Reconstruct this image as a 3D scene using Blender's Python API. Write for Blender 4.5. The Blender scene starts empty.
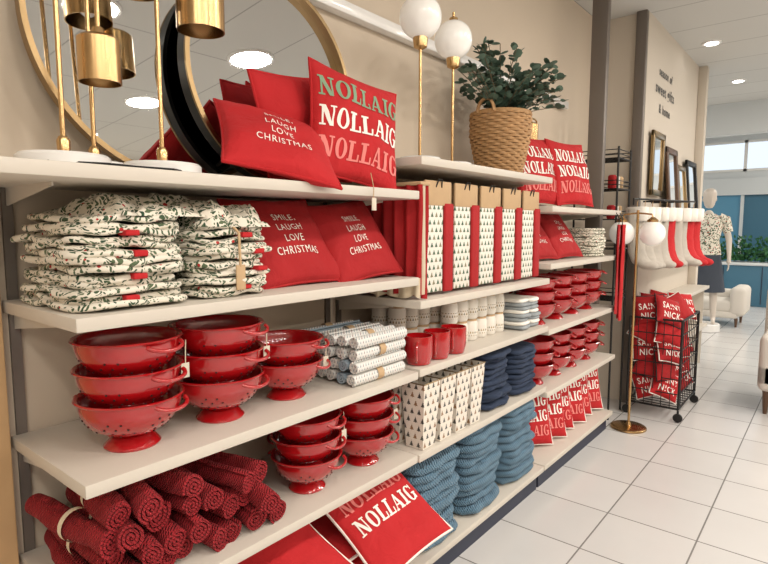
import bpy, bmesh, math, random
from mathutils import Vector, Matrix, noise
R = random.Random(7)
pi = math.pi
rad = math.radians
scn = bpy.context.scene

# ---------------------------------------------------------------- materials
def nt_new(name):
    m = bpy.data.materials.new(name); m.use_nodes = True
    nt = m.node_tree; b = nt.nodes['Principled BSDF']
    return m, nt, b
def N(nt, t, **kw):
    n = nt.nodes.new(t)
    for k, v in kw.items(): setattr(n, k, v)
    return n
def MA(nt, op, a, b=None, c=None):
    n = nt.nodes.new('ShaderNodeMath'); n.operation = op
    for i, x in enumerate((a, b, c)):
        if x is None: continue
        if isinstance(x, (int, float)): n.inputs[i].default_value = x
        else: nt.links.new(x, n.inputs[i])
    return n.outputs[0]
def MIX(nt, f, a, b):
    n = nt.nodes.new('ShaderNodeMix'); n.data_type = 'RGBA'
    for s, x in ((n.inputs[0], f), (n.inputs[6], a), (n.inputs[7], b)):
        if isinstance(x, (int, float)): s.default_value = x
        elif isinstance(x, tuple): s.default_value = (x[0], x[1], x[2], 1)
        else: nt.links.new(x, s)
    return n.outputs[2]
def mat(name, col, rough=.6, metal=0, bump=None, var=None, coat=0, sheen=0, emit=None):
    m, nt, b = nt_new(name)
    b.inputs['Base Color'].default_value = (*col, 1)
    b.inputs['Roughness'].default_value = rough
    b.inputs['Metallic'].default_value = metal
    b.inputs['Coat Weight'].default_value = coat
    b.inputs['Sheen Weight'].default_value = sheen
    if emit:
        b.inputs['Emission Color'].default_value = (*emit[0], 1)
        b.inputs['Emission Strength'].default_value = emit[1]
    tc = N(nt, 'ShaderNodeTexCoord')
    if var:
        n = N(nt, 'ShaderNodeTexNoise'); n.inputs['Scale'].default_value = var[0]; n.inputs['Detail'].default_value = 3
        nt.links.new(tc.outputs['Object'], n.inputs['Vector'])
        d = tuple(max(0, c * (1 - var[1])) for c in col); l = tuple(min(1, c * (1 + var[1])) for c in col)
        o = MIX(nt, n.outputs['Fac'], d, l); nt.links.new(o, b.inputs['Base Color'])
    if bump:
        kind, sc, st = bump
        bn = N(nt, 'ShaderNodeBump'); bn.inputs['Strength'].default_value = st; bn.inputs['Distance'].default_value = .004
        if kind == 'noise':
            n = N(nt, 'ShaderNodeTexNoise'); n.inputs['Scale'].default_value = sc
            nt.links.new(tc.outputs['Object'], n.inputs['Vector']); h = n.outputs['Fac']
        elif kind == 'cloth':
            n = N(nt, 'ShaderNodeTexNoise'); n.inputs['Scale'].default_value = sc
            nt.links.new(tc.outputs['Object'], n.inputs['Vector'])
            n2 = N(nt, 'ShaderNodeTexNoise'); n2.inputs['Scale'].default_value = 16; n2.inputs['Detail'].default_value = 2; n2.inputs['Distortion'].default_value = 1.2
            nt.links.new(tc.outputs['Object'], n2.inputs['Vector'])
            h = MA(nt, 'ADD', MA(nt, 'MULTIPLY', n.outputs['Fac'], .5), MA(nt, 'MULTIPLY', n2.outputs['Fac'], 3.5))
        else:
            s = N(nt, 'ShaderNodeSeparateXYZ'); nt.links.new(tc.outputs['Object'], s.inputs[0])
            q = MA(nt, 'ADD', s.outputs[0], s.outputs[1])
            a = MA(nt, 'SINE', MA(nt, 'MULTIPLY', q, sc)); c = MA(nt, 'SINE', MA(nt, 'MULTIPLY', s.outputs[2], sc))
            h = MA(nt, 'MULTIPLY', a, c)
        nt.links.new(h, bn.inputs['Height']); nt.links.new(bn.outputs[0], b.inputs['Normal'])
    return m

def tree_mat(name, base, c1, c2, s=22, rough=.6, wd=.34):
    m, nt, b = nt_new(name); b.inputs['Roughness'].default_value = rough
    tc = N(nt, 'ShaderNodeTexCoord'); se = N(nt, 'ShaderNodeSeparateXYZ'); nt.links.new(tc.outputs['Object'], se.inputs[0])
    h = MA(nt, 'MULTIPLY', MA(nt, 'ADD', se.outputs[0], se.outputs[1]), s)
    z = MA(nt, 'MULTIPLY', se.outputs[2], s)
    row = MA(nt, 'FLOOR', z); odd = MA(nt, 'MODULO', MA(nt, 'ABSOLUTE', row), 2)
    h2 = MA(nt, 'ADD', h, MA(nt, 'MULTIPLY', odd, .5))
    col = MA(nt, 'MODULO', MA(nt, 'ABSOLUTE', MA(nt, 'ADD', MA(nt, 'FLOOR', h2), row)), 3)
    u = MA(nt, 'ABSOLUTE', MA(nt, 'SUBTRACT', MA(nt, 'SUBTRACT', h2, MA(nt, 'FLOOR', h2)), .5))
    v = MA(nt, 'SUBTRACT', z, row)
    saw = MA(nt, 'MULTIPLY', MA(nt, 'SUBTRACT', MA(nt, 'MULTIPLY', v, 4.5), MA(nt, 'FLOOR', MA(nt, 'MULTIPLY', v, 4.5))), .09)
    lim = MA(nt, 'SUBTRACT', MA(nt, 'MULTIPLY', MA(nt, 'SUBTRACT', .92, v), wd), MA(nt, 'SUBTRACT', saw, .03))
    tri = MA(nt, 'MULTIPLY', MA(nt, 'LESS_THAN', u, lim), MA(nt, 'GREATER_THAN', v, .22))
    trunk = MA(nt, 'MULTIPLY', MA(nt, 'LESS_THAN', u, .035), MA(nt, 'MULTIPLY', MA(nt, 'GREATER_THAN', v, .12), MA(nt, 'LESS_THAN', v, .3)))
    f = MA(nt, 'MAXIMUM', tri, trunk)
    cc = MIX(nt, MA(nt, 'GREATER_THAN', col, 1.5), c1, c2)
    nt.links.new(MIX(nt, f, base, cc), b.inputs['Base Color'])
    return m

def leafprint_mat(name, sc=(52, 96, 150), red=.13):
    m, nt, b = nt_new(name); b.inputs['Roughness'].default_value = .85
    tc = N(nt, 'ShaderNodeTexCoord'); no = N(nt, 'ShaderNodeTexNoise'); no.inputs['Scale'].default_value = 18
    nt.links.new(tc.outputs['Object'], no.inputs['Vector'])
    va = N(nt, 'ShaderNodeVectorMath', operation='MULTIPLY_ADD'); nt.links.new(no.outputs['Color'], va.inputs[0])
    va.inputs[1].default_value = (.09, .09, .09); nt.links.new(tc.outputs['Object'], va.inputs[2])
    mp = N(nt, 'ShaderNodeMapping'); mp.inputs['Rotation'].default_value = (.6, .5, .7); mp.inputs['Scale'].default_value = sc
    nt.links.new(va.outputs[0], mp.inputs['Vector'])
    v1 = N(nt, 'ShaderNodeTexVoronoi'); v1.inputs['Scale'].default_value = 1; nt.links.new(mp.outputs[0], v1.inputs['Vector'])
    se = N(nt, 'ShaderNodeSeparateColor'); nt.links.new(v1.outputs['Color'], se.inputs[0])
    f = MA(nt, 'LESS_THAN', v1.outputs['Distance'], .46)
    f = MA(nt, 'MULTIPLY', f, MA(nt, 'GREATER_THAN', se.outputs[0], .2))
    g = MIX(nt, se.outputs[1], (.010, .045, .022), (.10, .14, .07))
    c = MIX(nt, f, (.74, .69, .59), g)
    v2 = N(nt, 'ShaderNodeTexVoronoi'); v2.inputs['Scale'].default_value = 30; nt.links.new(tc.outputs['Object'], v2.inputs['Vector'])
    c = MIX(nt, MA(nt, 'LESS_THAN', v2.outputs['Distance'], red), c, (.42, .02, .02))
    nt.links.new(c, b.inputs['Base Color'])
    return m

def tile_mat():
    m, nt, b = nt_new('floor_tiles')
    tc = N(nt, 'ShaderNodeTexCoord'); br = N(nt, 'ShaderNodeTexBrick'); br.offset = 0; br.squash = 1
    br.inputs['Scale'].default_value = 1; br.inputs['Brick Width'].default_value = .40; br.inputs['Row Height'].default_value = .40
    br.inputs['Mortar Size'].default_value = .004; br.inputs['Mortar Smooth'].default_value = .2
    br.inputs['Color1'].default_value = (.60, .59, .58, 1); br.inputs['Color2'].default_value = (.65, .64, .63, 1)
    br.inputs['Mortar'].default_value = (.17, .16, .15, 1)
    nt.links.new(tc.outputs['Object'], br.inputs['Vector'])
    no = N(nt, 'ShaderNodeTexNoise'); no.inputs['Scale'].default_value = 3; no.inputs['Detail'].default_value = 5
    nt.links.new(tc.outputs['Object'], no.inputs['Vector'])
    x = MIX(nt, MA(nt, 'MULTIPLY', no.outputs['Fac'], .3), br.outputs['Color'], (.44, .43, .42))
    nt.links.new(x, b.inputs['Base Color'])
    b.inputs['Roughness'].default_value = .2
    bn = N(nt, 'ShaderNodeBump'); bn.inputs['Strength'].default_value = .4; bn.inputs['Distance'].default_value = .002; bn.invert = True
    nt.links.new(br.outputs['Fac'], bn.inputs['Height']); nt.links.new(bn.outputs[0], b.inputs['Normal'])
    return m

def ceil_mat():
    m, nt, b = nt_new('ceiling_panels')
    tc = N(nt, 'ShaderNodeTexCoord'); br = N(nt, 'ShaderNodeTexBrick'); br.offset = 0
    br.inputs['Scale'].default_value = 1; br.inputs['Brick Width'].default_value = 1.2; br.inputs['Row Height'].default_value = .6
    br.inputs['Mortar Size'].default_value = .006
    br.inputs['Color1'].default_value = (.56, .56, .54, 1); br.inputs['Color2'].default_value = (.58, .58, .56, 1); br.inputs['Mortar'].default_value = (.34, .34, .33, 1)
    nt.links.new(tc.outputs['Object'], br.inputs['Vector']); nt.links.new(br.outputs['Color'], b.inputs['Base Color'])
    b.inputs['Roughness'].default_value = .8
    return m

M_wall = mat('wall_paint_beige', (.60, .51, .405), .75, bump=('noise', 60, .08), var=(1.5, .04))
M_wall2 = mat('wall_paint_cream', (.60, .54, .46), .75, var=(1.2, .03))
M_hall = mat('hall_paint_white', (.62, .65, .66), .8)
M_floor = tile_mat(); M_ceil = ceil_mat()
M_shelf = mat('shelf_laminate', (.60, .55, .48), .45, var=(6, .04))
M_wood = mat('oak_panel', (.50, .32, .16), .55, var=(9, .15))
M_kick = mat('kick_dark', (.02, .025, .05), .5)
M_metal = mat('steel_grey', (.19, .165, .145), .45, .4)
M_black = mat('black_wire', (.015, .015, .015), .4, .3)
M_brass = mat('brass', (.58, .38, .18), .26, 1)
M_brassd = mat('brass_dark', (.32, .22, .11), .3, 1)
M_mirror = mat('mirror_glass', (.72, .73, .72), .015, 1)
M_whitepl = mat('white_enamel', (.8, .79, .77), .25, coat=.3)
M_globe = mat('opal_globe', (.86, .84, .80), .2, coat=.5, emit=((1, .95, .88), .12))
M_enam = mat('red_enamel', (.40, .006, .009), .15, coat=1)
M_hole = mat('perforation_dark', (.03, .002, .002), .6)
M_redcush = mat('red_cotton', (.37, .008, .011), .85, bump=('cloth', 260, .4), var=(7, .12))
M_redcush2 = mat('red_cotton_bright', (.47, .010, .014), .85, bump=('cloth', 260, .4), var=(7, .12))
M_white = mat('white_thread', (.85, .82, .76), .8)
M_pink = mat('pink_thread', (.76, .22, .20), .8)
M_green = mat('green_thread', (.22, .34, .22), .8)
M_roll = mat('red_waffle', (.36, .012, .019), .92, bump=('waffle', 620, 1.0), var=(30, .3))
M_cream = mat('cream_ribbon', (.72, .62, .46), .8)
M_leafp = leafprint_mat('holly_print_cotton')
M_blue = mat('blue_knit', (.11, .215, .31), .95, bump=('waffle', 420, 1.0), var=(25, .25), sheen=.15)
M_navy = mat('navy_cotton', (.020, .034, .070), .9, bump=('cloth', 150, .5), var=(12, .3))
M_grey = mat('grey_linen', (.30, .33, .35), .9, bump=('noise', 150, .4), var=(12, .2))
M_kraft = mat('kraft_card', (.50, .34, .19), .8, var=(20, .08))
M_tree = tree_mat('tree_print_towel', (.76, .73, .66), (.05, .11, .06), (.22, .20, .11), 34, .7, .5)
M_treetin = tree_mat('tree_print_tin', (.76, .70, .62), (.05, .05, .045), (.26, .14, .06), 30, .35, .4)
M_jar = mat('jar_white', (.78, .74, .67), .3, coat=.3)
M_jarprint = tree_mat('jar_print', (.78, .74, .67), (.30, .20, .06), (.12, .12, .09), 62, .3, .5)
M_rollw = tree_mat('roll_print', (.70, .69, .66), (.25, .3, .34), (.3, .2, .2), 75)
M_rollb = mat('roll_blue', (.27, .34, .40), .7)
M_wick = mat('wicker', (.42, .24, .105), .65, var=(40, .35))
M_leaf = mat('eucalyptus_leaf', (.07, .12, .085), .6, var=(15, .5))
M_hedge = mat('hedge_leaf', (.03, .13, .04), .6, var=(8, .5))
M_stem = mat('twig', (.12, .09, .05), .8)
M_teal = mat('teal_panel', (.05, .15, .23), .4)
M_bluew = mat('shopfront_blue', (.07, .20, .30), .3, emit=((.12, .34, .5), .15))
M_glow = mat('lamp_diffuser', (.9, .9, .9), .5, emit=((1, .96, .9), 12))
M_trim = mat('downlight_trim', (.8, .8, .8), .4)
M_uph = mat('upholstery_ivory', (.64, .60, .54), .9, bump=('noise', 120, .3))
M_skin = mat('mannequin_shell', (.62, .55, .48), .4)
M_dress = leafprint_mat('floral_top', (36, 50, 60), .2)
M_skirt = mat('skirt_dark', (.04, .05, .07), .8)
M_darkw = mat('dark_walnut', (.10, .05, .025), .4)
M_sign = mat('sign_letters', (.05, .05, .05), .5)
M_paper = mat('tag_paper', (.62, .56, .46), .8)
M_stock = mat('stocking_wool', (.72, .66, .58), .95, bump=('waffle', 500, 1), var=(20, .12))

# ---------------------------------------------------------------- mesh builder
class MB:
    def __init__(s): s.v = []; s.f = []; s.m = []; s.mats = []
    def add(s, vf, m, M=None):
        vs, fs = vf
        o = len(s.v)
        s.v += [tuple(M @ Vector(v)) if M is not None else tuple(v) for v in vs]
        if m not in s.mats: s.mats.append(m)
        i = s.mats.index(m)
        for f in fs: s.f.append(tuple(k + o for k in f)); s.m.append(i)
        return s
    def done(s, name, ang=40, origin=None):
        xs = [v[0] for v in s.v]; ys = [v[1] for v in s.v]; zs = [v[2] for v in s.v]
        o = Vector(origin) if origin else Vector(((min(xs) + max(xs)) / 2, (min(ys) + max(ys)) / 2, min(zs)))
        me = bpy.data.meshes.new(name)
        me.from_pydata([(v[0] - o.x, v[1] - o.y, v[2] - o.z) for v in s.v], [], s.f)
        for m in s.mats: me.materials.append(m)
        me.polygons.foreach_set('material_index', s.m)
        me.polygons.foreach_set('use_smooth', [True] * len(me.polygons))
        me.set_sharp_from_angle(angle=rad(ang))
        me.update()
        ob = bpy.data.objects.new(name, me); ob.location = o
        scn.collection.objects.link(ob)
        return ob
T = Matrix.Translation
def RX(a): return Matrix.Rotation(rad(a), 4, 'X')
def RY(a): return Matrix.Rotation(rad(a), 4, 'Y')
def RZ(a): return Matrix.Rotation(rad(a), 4, 'Z')
def box(x0, x1, y0, y1, z0, z1):
    v = [(x, y, z) for x in (x0, x1) for y in (y0, y1) for z in (z0, z1)]
    return v, [(0, 1, 3, 2), (4, 6, 7, 5), (0, 4, 5, 1), (2, 3, 7, 6), (0, 2, 6, 4), (1, 5, 7, 3)]
def rbox(x0, x1, y0, y1, z0, z1, r=.01, seg=2):
    bm = bmesh.new(); bmesh.ops.create_cube(bm, size=1)
    for v in bm.verts:
        v.co = Vector(((x0 + x1) / 2 + v.co.x * (x1 - x0), (y0 + y1) / 2 + v.co.y * (y1 - y0), (z0 + z1) / 2 + v.co.z * (z1 - z0)))
    bmesh.ops.bevel(bm, geom=bm.edges[:], offset=r, segments=seg, affect='EDGES', profile=.5)
    bm.verts.index_update()
    out = ([tuple(v.co) for v in bm.verts], [tuple(v.index for v in f.verts) for f in bm.faces]); bm.free(); return out
def lathe(prof, n=32, cap=True):
    v = []; f = []
    for r, z in prof:
        for i in range(n):
            a = 2 * pi * i / n; v.append((r * math.cos(a), r * math.sin(a), z))
    for k in range(len(prof) - 1):
        for i in range(n):
            j = (i + 1) % n; f.append((k * n + i, k * n + j, (k + 1) * n + j, (k + 1) * n + i))
    if cap:
        f.append(tuple(reversed(range(n)))); f.append(tuple((len(prof) - 1) * n + i for i in range(n)))
    return v, f
def sphere(r, n=24, k=14, c=(0, 0, 0), s=(1, 1, 1)):
    p = [(max(1e-4, r * math.sin(pi * i / k)), -r * math.cos(pi * i / k)) for i in range(k + 1)]
    v, f = lathe(p, n)
    return [(x * s[0] + c[0], y * s[1] + c[1], z * s[2] + c[2]) for x, y, z in v], f
def tube(path, r, n=8, closed=False, flat=1.0):
    P = [Vector(p) for p in path]; m = len(P); v = []; f = []
    rr = r if isinstance(r, (list, tuple)) else [r] * m
    up = None
    for i in range(m):
        if closed: t = P[(i + 1) % m] - P[i - 1]
        else: t = P[min(i + 1, m - 1)] - P[max(i - 1, 0)]
        t.normalize()
        if up is None:
            up = Vector((0, 0, 1)) if abs(t.z) < .9 else Vector((1, 0, 0))
        s = t.cross(up); s.normalize(); up = s.cross(t); up.normalize()
        for k in range(n):
            a = 2 * pi * k / n
            v.append(tuple(P[i] + s * math.cos(a) * rr[i] + up * math.sin(a) * rr[i] * flat))
    for i in range(m if closed else m - 1):
        j = (i + 1) % m
        for k in range(n):
            l = (k + 1) % n; f.append((i * n + k, i * n + l, j * n + l, j * n + k))
    if not closed:
        f.append(tuple(reversed(range(n)))); f.append(tuple((m - 1) * n + k for k in range(n)))
    return v, f
def slab(w, d, th, seed=0, wob=.006, cr=.02, n=44):
    rings = [(.05, 0, 0), (.55, 0, 0)]
    for k in range(7):
        a = -pi / 2 + pi * k / 6; rings.append((1, th / 2 * (1 - math.cos(a)), th / 2 + th / 2 * math.sin(a)))
    rings += [(.55, 0, th), (.05, 0, th)]
    v = []; f = []
    pts = []
    for i in range(n):
        a = 2 * pi * (i + .5) / n; c, s_ = math.cos(a), math.sin(a); p = 5
        q = (abs(c) ** p + abs(s_) ** p) ** (-1 / p); pts.append((q * c, q * s_))
    sd = Vector((seed * 3.17, seed * 1.31, seed * 2.7))
    for sc, ins, z in rings:
        for x, y in pts:
            X = x * (w / 2 - ins) * sc; Y = y * (d / 2 - ins) * sc
            q = noise.noise_vector(Vector((X * 14, Y * 14, z * 3)) + sd)
            e = wob if sc == 1 else wob * .3
            v.append((X + q.x * e, Y + q.y * e, z + q.z * wob * .7))
    for k in range(len(rings) - 1):
        for i in range(n):
            j = (i + 1) % n; f.append((k * n + i, k * n + j, (k + 1) * n + j, (k + 1) * n + i))
    f.append(tuple(reversed(range(n)))); f.append(tuple((len(rings) - 1) * n + i for i in range(n)))
    return v, f
def roll(r, L, turns=3, seg=22, seed=0, wob=0.0):
    n = int(turns * seg); t = r / (turns + .4); out = []; inn = []
    for i in range(n + 1):
        a = 2 * pi * i / seg + seed; ro = t * .4 + (r - t * .4) * i / n
        out.append((ro * math.cos(a), ro * math.sin(a)))
        ri = ro - t * .72; ri = max(ri, .0006)
        inn.append((ri * math.cos(a), ri * math.sin(a)))
    loop = out + inn[::-1]; m = len(loop); v = []; ks = 7
    for k in range(ks):
        x = -L / 2 + L * k / (ks - 1)
        for (a, b) in loop:
            q = noise.noise_vector(Vector((x * 11 + seed * 5, a * 9, b * 9)))
            v.append((x + q.x * wob, a + q.y * wob, b + q.z * wob))
    f = []
    for k in range(ks - 1):
        for i in range(m):
            j = (i + 1) % m; f.append((k * m + i, k * m + j, (k + 1) * m + j, (k + 1) * m + i))
    for k, fl in ((0, 0), (ks - 1, 1)):
        for i in range(n):
            q = (k * m + i, k * m + i + 1, k * m + m - 2 - i, k * m + m - 1 - i)
            f.append(q if fl else q[::-1])
    return v, f
BM = Matrix(((0, 0, 1, 0), (1, 0, 0, 0), (0, 1, 0, 0), (0, 0, 0, 1)))
def face(c, yaw=0, tilt=0, roll_=0):
    return T(c) @ RZ(yaw) @ RY(-tilt) @ BM @ RZ(roll_)
def curtain(x0, x1, yc, amp, waves, z0, z1, seed=0):
    n = waves * 10; rows = 9; v = []; f = []
    for k in range(rows):
        z = z0 + (z1 - z0) * k / (rows - 1); fl = 1.25 - .5 * k / (rows - 1)
        for i in range(n + 1):
            t = i / n; q = noise.noise_vector(Vector((t * 6 + seed, z * 5, seed)))
            v.append((x0 + (x1 - x0) * t + q.x * .008, yc + amp * fl * math.sin(t * waves * 2 * pi) + q.y * .008, z + (q.z * .02 if k == 0 else 0)))
    for k in range(rows - 1):
        for i in range(n): f.append((k * (n + 1) + i, k * (n + 1) + i + 1, (k + 1) * (n + 1) + i + 1, (k + 1) * (n + 1) + i))
    return v, f

# ---------------------------------------------------------------- lettering
def rect(a, b, c, d): return [(a, b), (c, b), (c, d), (a, d)]
def ring(cx, cy, ox, oy, ix, iy, a0, a1, n=20):
    out = []
    for i in range(n):
        p, q = rad(a0 + (a1 - a0) * i / n), rad(a0 + (a1 - a0) * (i + 1) / n)
        out.append([(cx + ox * math.cos(p), cy + oy * math.sin(p)), (cx + ox * math.cos(q), cy + oy * math.sin(q)), (cx + ix * math.cos(q), cy + iy * math.sin(q)), (cx + ix * math.cos(p), cy + iy * math.sin(p))])
    return out
GL = {
 'I': (.5, [rect(.13, 0, .37, 1), rect(0, 0, .5, .1), rect(0, .9, .5, 1)]),
 'N': (1.0, [rect(.13, 0, .24, 1), rect(.76, 0, .87, 1), [(.05, 1), (.34, 1), (.87, 0), (.62, 0)], rect(0, 0, .37, .09), rect(0, .91, .3, 1), rect(.62, .91, 1, 1)]),
 'O': (.92, ring(.46, .5, .46, .52, .21, .43, 0, 360, 28)),
 'L': (.8, [rect(.12, 0, .37, 1), rect(0, .9, .5, 1), rect(0, 0, .8, .1), rect(.69, 0, .8, .36)]),
 'A': (1.02, [[(.42, 1), (.6, 1), (.96, 0), (.68, 0)], [(.42, 1), (.52, .88), (.18, 0), (.08, 0)], rect(.25, .28, .75, .37), rect(0, 0, .32, .09), rect(.58, 0, 1.02, .09)]),
 'G': (.95, ring(.46, .5, .46, .52, .21, .43, 45, 330, 24) + [rect(.62, .05, .86, .45), rect(.5, .38, .95, .47), rect(.74, .68, .84, 1)]),
}
def word(s):
    x = 0; P = []
    for ch in s:
        w, ps = GL[ch]
        for p in ps: P.append([(a + x, b) for a, b in p])
        x += w + .08
    return P, x - .08
_fc = {}
def fontpolys(s, off=.0, space=1.15):
    k = (s, off)
    if k in _fc: return _fc[k]
    cu = bpy.data.curves.new('t', 'FONT'); cu.body = s; cu.offset = off; cu.resolution_u = 3; cu.space_character = space
    ob = bpy.data.objects.new('t', cu); scn.collection.objects.link(ob)
    dg = bpy.context.evaluated_depsgraph_get(); dg.update()
    me = bpy.data.meshes.new_from_object(ob.evaluated_get(dg))
    P = [[(me.vertices[i].co.x, me.vertices[i].co.y) for i in p.vertices] for p in me.polygons]
    w = max(v.co.x for v in me.vertices) if len(me.vertices) else 1
    bpy.data.objects.remove(ob); bpy.data.curves.remove(cu); bpy.data.meshes.remove(me)
    _fc[k] = (P, w); return _fc[k]
def cut_polys(P, step):
    bm = bmesh.new()
    for p in P:
        try: bm.faces.new([bm.verts.new((a, b, 0)) for a, b in p])
        except Exception: pass
    xs = [v.co.x for v in bm.verts]; ys = [v.co.y for v in bm.verts]
    if step:
        for ax, lo, hi in ((0, min(xs), max(xs)), (1, min(ys), max(ys))):
            q = lo + step
            while q < hi:
                co = [0, 0, 0]; no = [0, 0, 0]; co[ax] = q; no[ax] = 1
                bmesh.ops.bisect_plane(bm, geom=bm.verts[:] + bm.edges[:] + bm.faces[:], plane_co=co, plane_no=no); q += step
    bm.verts.index_update()
    out = ([(v.co.x, v.co.y) for v in bm.verts], [tuple(v.index for v in f.verts) for f in bm.faces]); bm.free(); return out

def cmap(u, v, side, w, h, t, sd=0):
    fx = u * w / 2 * (1 - .07 * (1 - v * v)); fy = v * h / 2 * (1 - .07 * (1 - u * u))
    e = max(0, (1 - u * u) * (1 - v * v)) ** .42
    z = side * t / 2 * e
    q = noise.noise(Vector((fx * 9 + sd, fy * 9, side * 3 + sd)))
    edge = noise.noise(Vector((fx * 30 + sd, fy * 30, side)))
    z += side * (q * .020 * e + edge * .005 * e)
    return (fx, fy, z)
def cushion_into(mb, M, w=.42, h=.42, t=.13, mtl=None, pipe=None, lines=(), sd=0):
    mtl = mtl or M_redcush; n = 26
    for side in (1, -1):
        v = []; f = []
        for i in range(n + 1):
            for j in range(n + 1):
                a = -math.cos(pi * i / n); b = -math.cos(pi * j / n)
                a = .55 * a + .45 * (-1 + 2 * i / n); b = .55 * b + .45 * (-1 + 2 * j / n)
                v.append(cmap(a, b, side, w, h, t, sd))
        for i in range(n):
            for j in range(n):
                q = (i * (n + 1) + j, (i + 1) * (n + 1) + j, (i + 1) * (n + 1) + j + 1, i * (n + 1) + j + 1)
                f.append(q if side > 0 else q[::-1])
        mb.add((v, f), mtl, M)
    path = []
    for k in range(80):
        s = k / 80 * 4; q = -1 + 2 * (s % 1)
        u, vv = [(q, -1), (1, q), (-q, 1), (-1, -q)][int(s)]
        path.append(cmap(u, vv, 1, w, h, t, sd))
    mb.add(tube(path, .005, 6, True), pipe or mtl, M)
    for txt, kind, yc, hv, wu, m in lines:
        if kind == 'slab': P, W = word(txt); step = .35
        else: P, W = fontpolys(txt, .012 if kind == 'bold' else .0); step = .6
        vs, fs = cut_polys(P, step)
        vv = []
        for a, b in vs:
            u = (a / W - .5) * wu; v_ = yc + (b - .5 * (1 if kind == 'slab' else .7)) * hv
            u = max(-.985, min(.985, u)); p = cmap(u, v_, 1, w, h, t, sd); vv.append((p[0], p[1], p[2] + .0025))
        mb.add((vv, fs), m, M)
def cushion(name, M, **k):
    mb = MB(); cushion_into(mb, M, **k); return mb.done(name, 60)
NOL3 = (('NOLLAIG', 'slab', .54, .36, 1.86, M_green), ('NOLLAIG', 'slab', 0, .36, 1.86, M_white), ('NOLLAIG', 'slab', -.54, .36, 1.86, M_pink))
NOLW = (('NOLLAIG', 'slab', .50, .36, 1.72, M_white), ('NOLLAIG', 'slab', 0, .36, 1.72, M_white), ('NOLLAIG', 'slab', -.50, .36, 1.72, M_pink))
SMILE = (('SMILE,', 'font', .42, .23, .54, M_white), ('LAUGH', 'font', .15, .23, .60, M_white), ('LOVE', 'font', -.12, .23, .44, M_white), ('CHRISTMAS', 'font', -.39, .23, 1.02, M_white))

# ---------------------------------------------------------------- room shell
def slabbox(name, m, *b):
    mb = MB(); mb.add(box(*b), m); return mb.done(name, origin=(0, 0, 0))
slabbox('floor', M_floor, -4.1, 6.6, -3.1, 14.2, -.1, 0)
slabbox('wall_left', M_wall, -.1, 0, -3, 4.75, 0, 3.1)
slabbox('wall_left_far', M_wall2, -.1, .38, 4.75, 6.8, 0, 3.1)
slabbox('wall_hall_return', M_hall, -4, -.1, 6.7, 6.8, 0, 3.5)
slabbox('wall_hall_left', M_hall, -4.1, -4, 6.7, 14, 0, 3.5)
slabbox('wall_right', M_wall2, 6.5, 6.6, -3, 14, 0, 3.5)
slabbox('wall_back', M_wall2, -.1, 6.6, -3.1, -3, 0, 3.5)
slabbox('ceiling', M_ceil, -.1, 6.5, -3, 9, 3.1, 3.2)
slabbox('ceiling_hall', M_ceil, -4, 6.5, 9, 14, 3.5, 3.6)
slabbox('ceiling_hall_side', M_ceil, -4, -.1, 6.7, 9, 3.1, 3.2)
slabbox('ceiling_bulkhead', M_hall, -4, 6.5, 8.9, 9.05, 2.68, 3.5)
mb = MB(); mb.add(box(-4, 6.5, 14, 14.15, 0, 2.62), M_hall); mb.add(box(-4, 6.5, 14, 14.15, 3.22, 3.6), M_hall)
mb.done('wall_far', origin=(0, 0, 0))
mb = MB()
mb.add(box(-4, 6.5, 13.98, 14.05, 2.60, 2.65), M_whitepl); mb.add(box(-4, 6.5, 13.98, 14.05, 3.19, 3.24), M_whitepl)
for x in range(-4, 7, 2): mb.add(box(x - .03, x + .03, 13.98, 14.05, 2.6, 3.24), M_whitepl)
mb.done('window_1', origin=(0, 0, 0))
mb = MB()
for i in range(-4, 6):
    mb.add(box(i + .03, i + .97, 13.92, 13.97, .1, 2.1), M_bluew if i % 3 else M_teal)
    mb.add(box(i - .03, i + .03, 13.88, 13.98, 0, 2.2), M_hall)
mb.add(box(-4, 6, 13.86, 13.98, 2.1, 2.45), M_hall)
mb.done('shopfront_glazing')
mb = MB(); mb.add(rbox(.19, .30, 4.04, 4.10, 0, 3.1, .006), M_metal); mb.done('pilaster_post')
mb = MB(); mb.add(rbox(.30, .38, 4.70, 4.745, 0, 3.1, .006), M_metal); mb.done('pilaster_post')
mb = MB(); mb.add(rbox(.001, .05, 1.3, 4.03, 2.29, 2.34, .006), M_whitepl); mb.done('trim_1')
mb = MB(); mb.add(rbox(.001, .04, -.2, .45, .0, 1.535, .004), M_wood); mb.done('trim_2')
mb = MB(); mb.add(box(.381, .395, 4.8, 6.8, 0, .1), M_whitepl); mb.done('baseboard_left')
mb = MB(); mb.add(rbox(.38, .46, 6.70, 6.80, 0, 3.1, .006), M_wall2); mb.done('trim_3')

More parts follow.
